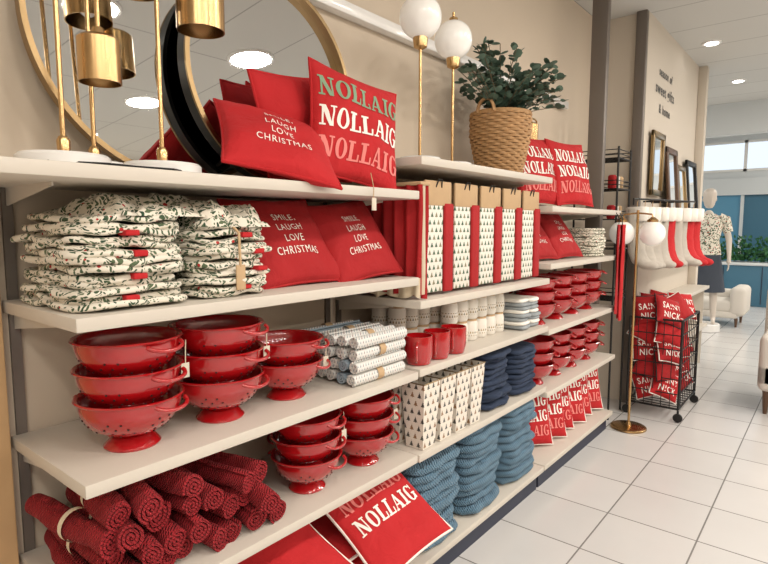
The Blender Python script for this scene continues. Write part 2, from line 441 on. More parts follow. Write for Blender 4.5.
def dlight(x, y, z, e, r=.16):
    l = bpy.data.lights.new('downlight_lamp', 'AREA'); l.shape = 'DISK'; l.size = r * 2; l.energy = e; l.color = (1, .93, .845)
    o = bpy.data.objects.new('downlight_lamp', l); o.location = (x, y, z - .016); scn.collection.objects.link(o)
    mb = MB(); mb.add(lathe([(r + .004, -.018), (r + .02, -.018), (r + .026, -.008), (r + .026, 0)], 28, False), M_trim, T((x, y, z))); mb.done('downlight')
for y in (-1.9, -.7, .5, 1.7, 2.9, 4.1, 5.3, 6.5, 7.7):
    dlight(2.25, y, 3.1, 19); dlight(3.9, y, 3.1, 19)
    if int(y * 10) % 2: dlight(5.4, y, 3.1, 20)
for x, y in ((2.2, 10.3), (2.2, 12.4), (-2.4, 8.0), (-2.4, 11.3), (4.6, 11.3)):
    dlight(x, y, 3.1 if y < 9 else 3.5, 55, .3)
for x, y in ((.62, 7.6), (1.15, 7.6), (1.15, 5.9), (.62, 5.9)):
    mb = MB(); mb.add(lathe([(.062, -.012), (.075, -.012), (.08, -.006), (.08, 0)], 24), M_trim, T((x, y, 3.1)))
    mb.add(lathe([(.055, -.014), (.055, -.0125)], 24), M_glow, T((x, y, 3.1))); mb.done('downlight')

# ---------------------------------------------------------------- shelving
SX = .45
S1 = [1.575, 1.265, .915, .595, .14]
S2 = [1.70, 1.175, .92, .59, .14]
S3 = [1.555, 1.25, .895, .55, .14]
def shelving(name, y0, y1, tops, first=None):
    mb = MB()
    for i, z in enumerate(tops):
        ya = first if (i == 0 and first is not None) else y0
        th = .03
        mb.add(rbox(.012, SX, ya + .003, y1 - .003, z - th, z, .003), M_shelf)
        if i < 4:
            for yy in (y0 + .03, y1 - .03):
                v = [(.012, yy - .002, z - th), (.30, yy - .002, z - th), (.30, yy - .002, z - th - .008), (.012, yy - .002, z - th - .045)]
                v += [(a, b + .004, c) for a, b, c in v]
                mb.add((v, [(0, 1, 2, 3), (7, 6, 5, 4), (0, 4, 5, 1), (1, 5, 6, 2), (2, 6, 7, 3), (3, 7, 4, 0)]), M_shelf)
    for yy in (y0 + .03, y1 - .03):
        mb.add(box(.001, .012, yy - .012, yy + .012, .0, tops[0]), M_metal)
    mb.add(box(.012, .41, y0 + .01, y1 - .01, 0, .11), M_kick)
    return mb.done(name, origin=(0, 0, 0))
shelving('display_shelving', .455, 1.635, S1, .30)
shelving('display_shelving', 1.64, 2.82, S2)
shelving('display_shelving', 2.825, 4.01, S3)

# ---------------------------------------------------------------- mirrors & lamps on top
def round_mirror(name, c, r, yaw, tilt, fr, frm, rim=.03, side=None):
    M = face(c, yaw, tilt); mb = MB()
    mb.add(lathe([(r - .002, 0), (r - .002, .004)], 96), M_mirror, M)
    mb.add(lathe([(r - .006, rim - .020), (r + fr, rim - .020), (r + fr, rim - .012), (r - .006, rim - .012), (r - .006, -.012)], 96, False), frm, M)
    mb.add(lathe([(r - .006, -.012), (r + fr - .001, -.012), (r + fr - .001, rim - .019)], 96, False), side or frm, M)
    return mb.done(name, 30)
round_mirror('round_mirror', (.065, .925, 1.99), .402, 0, 3, .008, M_brassd)
round_mirror('round_mirror', (.125, 1.245, 1.925), .335, 0, 4, .008, M_brassd, .045, M_black)

def shade_lamp(name, x, y, z, hgt, dy, sz, sr, sh, br=.092, dx=0):
    mb = MB(); P = T((x, y, z))
    mb.add(lathe([(br - .004, 0), (br, .004), (br, .022), (br - .006, .028), (.02, .030)], 40), M_whitepl, P)
    mb.add(tube([(0, 0, .028), (0, 0, hgt - .03), (dx * .1, dy * .1, hgt - .008), (dx * .3, dy * .3, hgt), (dx * .8, dy * .8, hgt), (dx, dy, hgt - .02), (dx, dy, sz - z + sh / 2)], .0055, 10), M_brass, P)
    mb.add(lathe([(.012, 0), (.014, .03), (.009, .04)], 16), M_brass, P @ T((0, 0, .028)))
    S = P @ T((dx, dy, sz - z))
    mb.add(lathe([(.012, sh / 2 + .02), (.018, sh / 2 + .002), (sr - .006, sh / 2), (sr, sh / 2 - .006), (sr, -sh / 2), (sr - .003, -sh / 2), (sr - .003, sh / 2 - .01), (.01, sh / 2 - .008)], 40), M_brass, S)
    mb.add(sphere(.026, 16, 10, (0, 0, -.01)), M_globe, S)
    return mb.done(name)
shade_lamp('brass_task_lamp', .31, .508, 1.575, .47, .085, 1.82, .045, .10)
shade_lamp('brass_task_lamp', .31, .735, 1.575, .55, .12, 2.01, .060, .12)
shade_lamp('brass_task_lamp', .20, .62, 1.575, .60, .12, 2.09, .062, .10, .08)
def globe_lamp(name, x, y, z, hz, r, br=.085):
    mb = MB(); P = T((x, y, z))
    mb.add(lathe([(br - .004, 0), (br, .004), (br, .018), (br - .006, .022), (.012, .024)], 36), M_whitepl, P)
    H = hz - z
    mb.add(tube([(0, 0, .02), (0, 0, H - r - .02)], .006, 10), M_brass, P)
    mb.add(lathe([(.008, -.04), (.026, -.03), (.03, .0), (.028, .012)], 20), M_brass, P @ T((0, 0, H - r)))
    mb.add(sphere(r, 32, 20, (0, 0, H)), M_globe, P)
    mb.add(lathe([(.02, 0), (.018, .012), (.006, .02), (.006, .035), (.001, .04)], 16), M_brass, P @ T((0, 0, H + r - .003)))
    return mb.done(name)
globe_lamp('globe_table_lamp', .30, 1.84, 1.70, 2.262, .083)
globe_lamp('globe_table_lamp', .30, 2.08, 1.70, 2.235, .080)
shade_lamp('brass_task_lamp', .12, 3.34, 1.555, .55, -.10, 2.02, .05, .1, .07)
mb = MB(); mb.add(tube([(.30, .42, 1.58), (.38, .45, 1.58), (.42, .55, 1.58), (.40, .62, 1.581), (.42, .70, 1.58), (.38, .76, 1.58)], .003, 6), M_black); mb.done('power_cord')

cushion('nollaig_cushion', face((.235, 1.275, 1.765), -4, 8, 6), w=.35, h=.36, t=.07, mtl=M_redcush2, lines=(), sd=3)
cushion('nollaig_cushion', face((.345, 1.405, 1.768), -8, 10, -9), w=.375, h=.375, t=.11, mtl=M_redcush2, lines=NOL3, sd=1)
cushion('christmas_cushion', face((.325, 1.085, 1.692), -10, 50, -16), w=.34, h=.34, t=.10, mtl=M_redcush2, lines=SMILE, sd=2)

# ---------------------------------------------------------------- basket & eucalyptus
mb = MB(); bx, by, bz = .245, 2.62, 1.70; BS = .9
BT = T((bx, by, bz)) @ Matrix.Diagonal((BS, BS, BS, 1))
for k in range(22):
    z = .012 + k * .0155; r = .118 + .045 * min(1, k / 14)
    path = []
    for i in range(112):
        a = 2 * pi * i / 112; rr = r + .006 * math.sin(a * 14 + (k % 2) * pi)
        path.append((rr * math.cos(a), rr * math.sin(a), z))
    mb.add(tube(path, .0085, 6, True), M_wick, BT)
for i in range(28):
    a = 2 * pi * i / 28
    mb.add(tube([((.116 + .045 * min(1, q / 10)) * math.cos(a), (.116 + .045 * min(1, q / 10)) * math.sin(a), .005 + q * .0235) for q in range(15)], .005, 6), M_wick, BT)
mb.add(lathe([(.01, .004), (.118, .004), (.118, .012), (.01, .012)], 32), M_wick, BT)
for k in range(3):
    mb.add(tube([((.166) * math.cos(2 * pi * i / 90), .166 * math.sin(2 * pi * i / 90), .345 + .006 * math.sin(i / 90 * 2 * pi * 15 + k * 2.1)) for i in range(90)], .008, 6, True), M_wick, BT)
for s in (1, -1):
    for k in range(2):
        mb.add(tube([(.05 * math.cos(rad(q)), s * (.165 + .01 * k), .34 + .07 * math.sin(rad(q))) for q in range(0, 181, 12)], .007, 6), M_wick, BT)
mb.done('wicker_basket', 60)
mb = MB(); c0 = Vector((bx, by, bz + .015))
mb.add(lathe([(.06, 0), (.085, .02), (.095, .22), (.085, .22), (.01, .21)], 24), M_darkw, T(c0))
for i in range(56):
    a = R.uniform(0, 2 * pi); l = R.uniform(.20, .43); sp = R.uniform(.06, .44)
    P = []
    for q in range(9):
        t = q / 8; P.append(c0 + Vector((math.cos(a) * sp * .7 * t ** 1.3, math.sin(a) * sp * 1.1 * t ** 1.3, .24 + l * (t - .16 * t * t * (sp / .2)))))
    P = [Vector((max(p.x, .02), p.y, p.z)) for p in P]
    mb.add(tube(P, .002, 5), M_stem)
    for q in range(2, 9):
        for s in (0, 1, 2):
            an = R.uniform(0, 2 * pi); d = Vector((math.cos(an), math.sin(an), R.uniform(.0, .8))).normalized()
            sz = R.uniform(.014, .024); c = P[q] + d * sz
            if c.x < .03: continue
            side = d.cross(Vector((R.uniform(-1, 1), R.uniform(-1, 1), 1))).normalized(); up = d.cross(side)
            vs = [c + up * .003] + [c + d * sz * math.cos(2 * pi * k / 8) + side * sz * .85 * math.sin(2 * pi * k / 8) for k in range(8)]
            mb.add(([tuple(v) for v in vs], [(0, k + 1, (k + 1) % 8 + 1) for k in range(8)]), M_leaf)
mb.done('eucalyptus_plant', 80)

# ---------------------------------------------------------------- cloth stacks
def cloth_stack(name, x, y, z, w, d, n, th, m, wob=.006, tag=False, jit=.008, rot=2.5, ribbon=False):
    mb = MB(); zz = z + .004
    for i in range(n):
        t = th * R.uniform(.85, 1.12)
        mb.add(slab(d + R.uniform(-jit, jit), w + R.uniform(-jit, jit), t * .99, R.random() * 50, wob), m if not isinstance(m, (list, tuple)) else m[i % len(m)], T((x + R.uniform(-jit, jit), y + R.uniform(-jit, jit) * .6, zz)) @ RZ(R.uniform(-rot, rot)))
        if ribbon and i % 3 == 1:
            yy = y + R.uniform(-.02, .08)
            mb.add(rbox(x + d / 2 - .03, x + d / 2 + .012, yy - .016, yy + .016, zz + .001, zz + t * .9, .003), M_redcush2)
        zz += t
    if tag:
        mb.add(tube([(x + d / 2 - .02, y - .004, zz), (x + d / 2 + .012, y - .004, zz - .02), (x + d / 2 + .016, y - .004, z + .08)], .004, 6), M_kraft)
        mb.add(rbox(x + d / 2 + .014, x + d / 2 + .018, y - .018, y + .01, z + .02, z + .085, .001), M_kraft)
    return mb.done(name, 70), zz
cloth_stack('holly_print_tablecloth_stack', .225, .612, 1.265, .262, .36, 13, .0158, M_leafp, .018, False, .018, 4, True)
cloth_stack('holly_print_tablecloth_stack', .235, .878, 1.265, .235, .35, 12, .0150, M_leafp, .018, True, .016, 4, True)
def crumple(name, x, y, z, w, d, h, m, seed, yaw=0):
    n = 44; v = []; f = []
    for i in range(n + 1):
        for j in range(n + 1):
            a, b = i / n * 2 - 1, j / n * 2 - 1
            e = (max(0, 1 - abs(a) ** 4) * max(0, 1 - abs(b) ** 4)) ** .5
            q = noise.noise(Vector((a * 2.2 + seed, b * 2.2, seed))); q2 = 1 - 2 * abs(noise.noise(Vector((a * 3.2 + seed, b * 3.2 + q, 3)))) 
            zz = e * (h * .35 + h * .5 * q + h * .5 * q2)
            p = noise.noise_vector(Vector((a * 2 + seed, b * 2, 9)))
            v.append((a * d / 2 + p.x * .03, b * w / 2 + p.y * .03, max(0.001, zz)))
    for i in range(n):
        for j in range(n):
            f.append((i * (n + 1) + j, (i + 1) * (n + 1) + j, (i + 1) * (n + 1) + j + 1, i * (n + 1) + j + 1))
    mb = MB(); mb.add((v, f), m, T((x, y, z)) @ RZ(yaw)); return mb.done(name, 80)
crumple('holly_print_tablecloth', .225, .72, 1.472, .34, .33, .060, M_leafp, 4, 8)
crumple('holly_print_tablecloth', .25, .90, 1.447, .22, .33, .070, M_leafp, 11, -5)

cushion('christmas_cushion', face((.235, 1.185, 1.40), -4, 36, 2), w=.345, h=.335, t=.10, lines=SMILE, sd=5)
cushion('christmas_cushion', face((.275, 1.465, 1.40), -10, 34, 8), w=.30, h=.325, t=.09, lines=SMILE, sd=6)

# ---------------------------------------------------------------- colanders
def colander_into(mb, M, R0=.122, H=.125, holes=True, yaw=0):
    s = R0 / .122
    prof_o = []
    for i in range(11):
        a = rad(8 + 80 * i / 10); prof_o.append((R0 * (math.sin(a)) ** .8, .030 * s + (H - .030 * s) * (1 - math.cos(a)) ** 1.05))
    prof_o[-1] = (R0, H)
    foot = [(.056 * s, .002), (.066 * s, 0), (.068 * s, .004), (.050 * s, .026 * s), (prof_o[0][0] + .012, .032 * s)]
    prof = foot + prof_o[1:] + [(R0 + .006, H), (R0 + .008, H + .003), (R0 + .005, H + .006), (R0 - .002, H + .004)]
    inner = [(r - .003, z + .003) for r, z in reversed(prof_o[1:])]
    prof = prof + inner + [(.002, .036 * s)]
    mb.add(lathe(prof, 40, False), M_enam, M)
    mb.add(lathe([(.001, .0315 * s), (.045 * s, .0315 * s)], 24, False), M_enam, M)
    if holes:
        for k, (ii) in enumerate((3.2, 4.6, 6.0, 7.2)):
            i = int(ii); f = ii - i
            r = prof_o[i][0] * (1 - f) + prof_o[i + 1][0] * f; z = prof_o[i][1] * (1 - f) + prof_o[i + 1][1] * f
            dr = prof_o[i + 1][0] - prof_o[i][0]; dz = prof_o[i + 1][1] - prof_o[i][1]
            tilt = math.degrees(math.atan2(dr, dz))
            nn = 24
            for q in range(nn):
                if k in (0, 3) and q % 4 in (2, 3): continue
                if k in (1, 2) and q % 4 == 3: continue
                a = 360 * (q + .5 * (k % 2)) / nn
                mb.add(lathe([(.0028, -.0035), (.0028, .0015)], 6), M_hole, M @ RZ(a) @ T((r, 0, z)) @ RY(90 + tilt))
    for sgn in (0, 180):
        P = [(R0 + .004 + .026 * s * math.sin(rad(t)), .05 * s * math.cos(rad(t)), H - .004 - .012 * math.sin(rad(t))) for t in range(0, 181, 15)]
        mb.add(tube(P, .0055 * s, 8), M_enam, M @ RZ(yaw + sgn))
def colander_stack(x, y, z, n, R0=.119, tag=True, holes=True, yaw=None):
    mb = MB(); st = .0715 * R0 / .119
    for i in range(n):
        colander_into(mb, T((x, y, z + i * st)), R0, .125 * R0 / .122, holes, (yaw if yaw is not None else 18) + R.uniform(-10, 10))
    if tag:
        h = z + (n - 1) * st + .11
        ang = rad(48); px, py = x + (R0 + .010) * math.cos(ang), y + (R0 + .010) * math.sin(ang)
        mb.add(tube([(px - .006, py + .01, h), (px + .004, py + .002, h - .03), (px + .006, py, h - .06)], .0012, 5), M_cream)
        mb.add(rbox(px + .005, px + .007, py - .012, py + .010, h - .092, h - .055, .0005), M_paper)
    mb.done('red_colander_stack', 50)
colander_stack(.295, .635, .915, 3); colander_stack(.295, .888, .915, 3); colander_stack(.29, 1.135, .915, 2, .113)
colander_stack(.31, 1.20, .595, 3, .110); colander_stack(.315, 1.47, .595, 3, .110)
colander_stack(.125, 1.345, .595, 2, .105, False, False, 90)

# rolls of napkins
mb = MB()
for lay in range(4):
    for k in range(6):
        x = .145 + k * .050 + (lay % 2) * .010; z = .915 + .0235 + lay * .0425
        y = 1.465 + R.uniform(-.012, .008)
        mm = M_rollb if R.random() < .3 else M_rollw
        M = T((x, y, z)) @ RZ(90 + R.uniform(-1.5, 1.5))
        mb.add(roll(.0225, .27, 2.5, 14, R.random() * 6), mm, M)
        if (k + lay) % 2: mb.add(lathe([(.0232, -.016), (.0232, .016)], 20, False), M_kraft, M @ RY(90))
mb.done('napkin_roll_stack', 50)

# rolled waffle towels
mb = MB(); r = .034
rows = [(0, 8, .500), (1, 7, .520), (2, 7, .505), (3, 3, .54)]
for lay, cnt, ys in rows:
    for k in range(cnt):
        y = ys + k * .0715 + (.014 if lay % 2 else 0) + R.uniform(-.005, .005); z = .600 + r + lay * .057 + R.uniform(-.003, .003)
        L = R.uniform(.30, .37); M = T((.245 + R.uniform(-.03, .03), y, z)) @ RZ(R.uniform(-10, 10)) @ RY(R.uniform(-3, 3))
        mb.add(roll(r * R.uniform(.95, 1.06), L, 3, 22, R.random() * 6, .012), M_roll, M)
        if k < 3 and R.random() < .7: mb.add(lathe([(r + .004, -.008), (r + .004, .008)], 28, False), M_cream, M @ T((.02, 0, 0)) @ RY(90))
mb.done('rolled_red_towel_pile', 50)

# bottom level cushions section 1
mb = MB()
for k in range(3):
    for (yy, w) in ((.66, .37), (1.05, .37), (1.43, .36)):
        cushion_into(mb, T((.235, yy + R.uniform(-.01, .01), .14 + .05 + k * .075)) @ RZ(R.uniform(-4, 4)), .40, w, .11, M_redcush2, M_white, (), R.random() * 20)
mb.done('red_cushion_pile', 60)
cushion('nollaig_cushion', face((.43, 1.455, .43), -16, 56, 14), w=.37, h=.37, t=.09, mtl=M_redcush2, pipe=M_white, lines=(('NOLLAIG', 'slab', .0, .34, 1.66, M_white), ('NOLLAIG', 'slab', .5, .34, 1.66, M_pink)), sd=8)
cushion('nollaig_cushion', face((.33, 1.05, .43), -5, 70, 4), w=.36, h=.36, t=.08, mtl=M_redcush2, pipe=M_white, lines=(('NOLLAIG', 'slab', .35, .34, 1.66, M_white),), sd=9)
cushion('nollaig_cushion', face((.33, .68, .43), -3, 72, -3), w=.36, h=.36, t=.08, mtl=M_redcush2, pipe=M_white, lines=(), sd=10)

# ---------------------------------------------------------------- section 2
for i in range(5):
    mb = MB(); y0 = 1.745 + .212 * i; w = .182; yc = y0 + w / 2
    for k in range(7):
        x = .085 + k * .043
        Mt = T((x, yc, 1.182)) @ BM @ T((0, .18, 0))
        mb.add(slab(w, .35, .020, i * 9 + k, .008), M_redcush, Mt)
        mb.add(slab(w * .93, .33, .012, i * 7 + k, .007), M_white, Mt @ T((0, .01, .021)))
        mb.add(box(x + .004, x + .030, yc - w / 2 + .004, yc + w / 2 - .004, 1.52, 1.618), M_kraft)
    x = .085 + 7 * .043
    mb.add(rbox(x, x + .008, y0 + .002, y0 + w * .70, 1.19, 1.535, .003), M_tree)
    mb.add(rbox(x, x + .011, y0, y0 + w, 1.53, 1.625, .003), M_kraft)
    mb.add(tube([(x + .01, yc - .02, 1.60), (x + .018, yc - .012, 1.63), (x + .018, yc + .012, 1.63), (x + .01, yc + .02, 1.60)], .003, 6), M_black)
    mb.add(rbox(x, x + .016, y0 + w * .72, y0 + w * 1.08, 1.185, 1.54, .007), M_redcush)
    mb.done('tea_towel_display_pack', 50)
mb = MB()
mb.add(curtain(.08, .44, 1.705, .014, 7, 1.18, 1.60, 3), M_redcush)
mb.add(curtain(.10, .44, 1.683, .012, 6, 1.19, 1.60, 8), M_cream)
mb.add(curtain(.12, .445, 1.660, .011, 6, 1.20, 1.60, 5), M_redcush)
mb.add(curtain(.20, .446, 1.650, .006, 4, 1.185, 1.26, 5), M_cream)
mb.add(rbox(.08, .44, 1.655, 1.715, 1.598, 1.612, .003), M_kraft)
mb.done('hanging_red_napkins', 60)

mb = MB()
def jar(mb, x, y, z, r, h):
    mb.add(lathe([(r * .8, 0), (r * .93, .004), (r, .012), (r, h - .012), (r * .9, h - .004), (r * .9, h), (r * .84, h), (r * .84, .012), (.002, .01)], 24, False), M_jar, T((x, y, z)))
    mb.add(lathe([(r + .0008, h * .25), (r + .0008, h * .55)], 24, False), M_jarprint, T((x, y, z)))
    mb.add(lathe([(r * .88, h - .002), (r * .88, h + .006), (r * .8, h + .008), (.002, h + .008)], 24, False), M_kraft, T((x, y, z)))
for lay in range(2):
    for a in range(3):
        for b in range(9):
            if a == 2 and b < 3 and lay == 0: continue
            if a == 2 and b < 3: continue
            jar(mb, .13 + a * .088, 1.80 + b * .088, .92 + lay * .101, .038, .092)
mb.done('candle_jar_display', 40)
def mug(x, y, z, r, h):
    mb = MB()
    mb.add(lathe([(r * .72, 0), (r * .85, .004), (r, h * .35), (r, h * .95), (r * .98, h), (r * .93, h), (r * .92, h * .4), (r * .7, .008), (.002, .008)], 28, False), M_enam, T((x, y, z)))
    mb.add(lathe([(.002, .001), (r * .72, .001)], 20, False), M_enam, T((x, y, z)))
    mb.add(tube([(r * .95 + .03 * math.sin(rad(t)), 0, h * .5 + h * .32 * math.cos(rad(t))) for t in range(0, 181, 18)], .005, 8), M_enam, T((x, y, z)) @ RZ(-60))
    mb.done('red_mug')
for k in range(3): mug(.39, 1.715 + k * .125, .92, .055, .112)
mug(.26, 1.70, .92, .05, .10)
for j in range(2):
    cloth_stack('grey_napkin_stack', .30, 2.635 + j * .123, .92, .11, .22, 8, .019, [M_grey, M_white, M_grey], .004)
mb = MB()
for a in range(3):
    for b in range(4):
        x, y = .395 - a * .115, 1.725 + b * .118; w0, w1, h = .040, .055, .262
        v = [(x + sx * q, y + sy * q, zz) for q, zz in ((w0, .592), (w1, .592 + h)) for sx, sy in ((-1, -1), (1, -1), (1, 1), (-1, 1))]
        v += [(x + sx * (w1 - .004), y + sy * (w1 - .004), .592 + h) for sx, sy in ((-1, -1), (1, -1), (1, 1), (-1, 1))]
        v += [(x + sx * (w0 - .002), y + sy * (w0 - .002), .60) for sx, sy in ((-1, -1), (1, -1), (1, 1), (-1, 1))]
        f = [(3, 2, 1, 0)]
        for o, p in ((0, 4), (4, 8), (8, 12)):
            f += [(o + k, o + (k + 1) % 4, p + (k + 1) % 4, p + k) for k in range(4)]
        f.append((12, 13, 14, 15)); mb.add((v, f), M_treetin)
        mb.add(tube([(x + sx * w1, y + sy * w1, .592 + h) for sx, sy in ((-1, -1), (1, -1), (1, 1), (-1, 1))], .0025, 5, True), M_brassd)
mb.done('tree_print_tin_display', 30)
for j in range(2):
    cloth_stack('navy_throw_stack', .24, 2.35 + j * .29, .595, .265, .36, 10 - j, .026, M_navy, .014, False, .014, 3)
for j, (w, n) in enumerate(((.35, 10), (.35, 11), (.35, 11))):
    cloth_stack('blue_knit_throw_stack', .235, 1.84 + j * .385, .145, w, .38, n, .036, M_blue, .016, False, .012, 2)

# ---------------------------------------------------------------- section 3
cushion('nollaig_cushion', face((.25, 3.04, 1.765), -10, 14, 0), w=.40, h=.40, t=.10, mtl=M_redcush2, lines=NOLW, sd=11)
cushion('nollaig_cushion', face((.33, 3.36, 1.765), -10, 14, 0), w=.40, h=.40, t=.10, mtl=M_redcush2, lines=NOLW, sd=12)
cushion('christmas_cushion', face((.24, 3.02, 1.395), -6, 34, 0), w=.33, h=.33, t=.09, lines=SMILE, sd=13)
cushion('christmas_cushion', face((.26, 3.37, 1.395), -6, 34, 0), w=.33, h=.33, t=.09, lines=SMILE, sd=14)
cloth_stack('holly_print_tablecloth_stack', .24, 3.72, 1.25, .26, .36, 10, .018, M_leafp, .012)
for y in (2.97, 3.23, 3.49, 3.75):
    colander_stack(.30, y, .895, 3, .115, False, False); colander_stack(.30, y, .55, 3, .115, False, False)
for k in range(6):
    cushion('nollaig_cushion', face((.235 + .02 * (k % 2), 3.0 + k * .17, .325), -34, 14, 0), w=.36, h=.36, t=.10, mtl=M_redcush2, pipe=M_white, lines=NOLW, sd=20 + k)
mb = MB()
mb.add(curtain(.455, .475, 3.92, .03, 1, .86, 1.46, 3), M_redcush); mb.add(curtain(.455, .49, 3.98, .035, 1, .80, 1.46, 6), M_redcush2)
mb.add(tube([(.45, 3.90, 1.54), (.465, 3.92, 1.50), (.465, 3.92, 1.44)], .003, 6), M_black); mb.add(tube([(.45, 3.98, 1.54), (.47, 3.98, 1.50), (.47, 3.98, 1.44)], .003, 6), M_black)
mb.done('hanging_red_apron', 60)

def tag(x, y, z, l=.10):
    mb = MB()
    mb.add(tube([(x - .01, y, z + .05), (x + .003, y, z), (x + .005, y - .004, z - .03)], .0015, 5), M_kraft)
    mb.add(rbox(x + .003, x + .006, y - .012, y + .010, z - .03 - l, z - .03, .001), M_paper); mb.done('paper_price_tag')
tag(.455, 1.37, 1.57, .04)

# ---------------------------------------------------------------- wire rack, stockings, frames
mb = MB(); x0, x1, y0, y1 = .05, .36, 4.2, 4.50
for x in (x0, x1):
    for y in (y0, y1): mb.add(tube([(x, y, 0), (x, y, 2.02)], .008, 8), M_black)
for z in (.9, 1.28, 1.50, 1.72, 1.94):
    for q in range(9):
        y = y0 + (y1 - y0) * q / 8; mb.add(tube([(x0, y, z), (x1, y, z)], .0035, 6), M_black)
    for x in (x0, x1): mb.add(tube([(x, y0, z), (x, y1, z)], .006, 6), M_black)
    for dz in (.03, .06):
        mb.add(tube([(x0, y0, z + dz), (x1, y0, z + dz), (x1, y1, z + dz), (x0, y1, z + dz)], .0035, 6), M_black)
for z in (1.5, 1.72):
    for q in range(3):
        mb.add(lathe([(.025, 0), (.03, .01), (.03, .09), (.02, .1)], 16), [M_redcush, M_jar, M_kraft, M_navy][q], T((.30, 4.27 + q * .085, z + .004)))
mb.done('black_wire_rack')

def stocking_into(mb, M, m, cuffm, s=1):
    path = [(0, 0, 0), (0, 0, -.08), (0, 0, -.17), (.01, 0, -.25), (.04, 0, -.30), (.09, 0, -.325), (.14, 0, -.33), (.165, 0, -.33)]
    rr = [.062, .06, .057, .06, .06, .05, .04, .015]
    mb.add(tube([(a * s, b * s, c * s) for a, b, c in path], [q * s for q in rr], 16, False, .55), m, M)
    mb.add(lathe([(.060 * s, -.07 * s), (.074 * s, -.06 * s), (.076 * s, .01), (.066 * s, .018), (.05 * s, .0)], 20, False), cuffm, M @ Matrix.Diagonal((1, .6, 1, 1)))
    mb.add(tube([(0, 0, 0), (0, 0, .05), (.01, 0, .07), (0, 0, .05)], .003, 5), M_kraft, M)
mb = MB()
mb.add(tube([(.385, 4.80, 1.645), (.55, 4.80, 1.645)], .007, 8), M_black); mb.add(tube([(.46, 4.26, 1.645), (.70, 5.10, 1.645)], .007, 8), M_black)
mb.add(tube([(.46, 4.26, 1.645), (.46, 4.26, 1.60)], .006, 8), M_black); mb.add(tube([(.385, 5.05, 1.645), (.68, 5.05, 1.645)], .007, 8), M_black)
for k in range(9):
    mm = M_redcush2 if k in (4, 7, 8) else M_stock
    stocking_into(mb, T((.475 + .028 * k, 4.30 + k * .096, 1.57)) @ RZ(-42 + R.uniform(-14, 14)), mm, M_white, 1.22)
mb.done('christmas_stocking_display', 60)

def framed(name, y0, y1, z0, z1, x, fw, m, lean=.08):
    h = z1 - z0; M = T((x, 0, z0)) @ RY(-math.degrees(math.atan(lean / h)))
    mb = MB()
    mb.add(rbox(0, .025, y0, y0 + fw, 0, h, .006), m, M); mb.add(rbox(0, .025, y1 - fw, y1, 0, h, .006), m, M)
    mb.add(rbox(0, .025, y0, y1, 0, fw, .006), m, M); mb.add(rbox(0, .025, y0, y1, h - fw, h, .006), m, M)
    mb.add(box(.004, .01, y0 + .005, y1 - .005, .005, h - .005), M_mirror, M); mb.done(name)
mb = MB(); mb.add(rbox(.381, .55, 5.15, 6.65, 1.16, 1.19, .003), M_shelf)
for y in (5.2, 5.7, 6.5): mb.add(box(.381, .53, y, y + .01, 1.10, 1.16), M_shelf)
mb.add(rbox(.381, .60, 5.3, 6.65, .80, .83, .003), M_shelf); mb.add(rbox(.381, .60, 5.3, 6.65, .40, .43, .003), M_shelf)
for y in (5.35, 6.6): mb.add(box(.381, .56, y, y + .015, .0, .80), M_shelf)
mb.done('console_shelf')
framed('gilt_framed_mirror', 4.88, 5.26, 1.70, 2.22, .40, .05, M_brassd, .0)
framed('walnut_framed_mirror', 5.32, 5.72, 1.195, 2.14, .48, .055, M_darkw)
framed('gilt_framed_mirror', 5.76, 6.10, 1.195, 2.02, .48, .045, M_brassd)
framed('black_framed_mirror', 6.15, 6.6, 1.195, 2.10, .48, .05, M_black)
mb = MB()
for s, z, w in (('season of', 2.70, .46), ('sweet gifts', 2.55, .64), ('& home', 2.40, .38)):
    P, W = fontpolys(s, .018); vs, fs = cut_polys(P, 0); k = w / W
    mb.add(([(a * k, b * k, 0) for a, b in vs], fs), M_sign, face((.383, 5.35 - w / 2, z), 0, 0, 0))
mb.done('lettering_sign')

mb = MB(); x0, x1, y0, y1 = .42, .78, 4.46, 5.06; za, zb = .10, .76
for x in (x0, x1):
    for y in (y0, y1):
        mb.add(tube([(x, y, za), (x, y, zb)], .009, 8), M_black)
        mb.add(tube([(x, y, .09), (x, y, .055)], .008, 8), M_black); mb.add(lathe([(.012, -.012), (.032, -.010), (.034, 0), (.032, .010), (.012, .012)], 20), M_black, T((x, y, .035)) @ RX(90))
for q in range(7):
    z = za + (zb - za) * q / 6
    mb.add(tube([(x0, y0, z), (x1, y0, z), (x1, y1, z), (x0, y1, z)], .0045 if q not in (0, 6) else .009, 6, True), M_black)
for q in range(1, 9):
    y = y0 + (y1 - y0) * q / 9
    for x in (x0, x1): mb.add(tube([(x, y, za), (x, y, zb)], .003, 5), M_black)
    mb.add(tube([(x0, y, za), (x1, y, za)], .004, 5), M_black)
for q in range(1, 6):
    x = x0 + (x1 - x0) * q / 6
    for y in (y0, y1): mb.add(tube([(x, y, za), (x, y, zb)], .003, 5), M_black)
mb.done('wire_storage_bin')
mb = MB(); NK = (('SAINT', 'bold', .22, .62, 1.5, M_white), ('NICK', 'bold', -.45, .62, 1.3, M_white))
for lay in range(5):
    for k in range(3):
        z = .24 + lay * .142
        for (xx, yw) in ((.66, -30), (.53, -62)):
            a = R.uniform(-28, 28)
            cushion_into(mb, face((xx + R.uniform(-.02, .02), 4.57 + k * .185, z), yw + R.uniform(-10, 10), 22 + R.uniform(-8, 12), a), .225, .225, .10, M_redcush if (k + lay) % 3 else M_redcush2, [M_white, M_black, M_white][(k + lay) % 3], NK if (k + lay) % 2 == 0 else (), R.random() * 30)
mb.done('saint_nick_cushion_pile', 60)

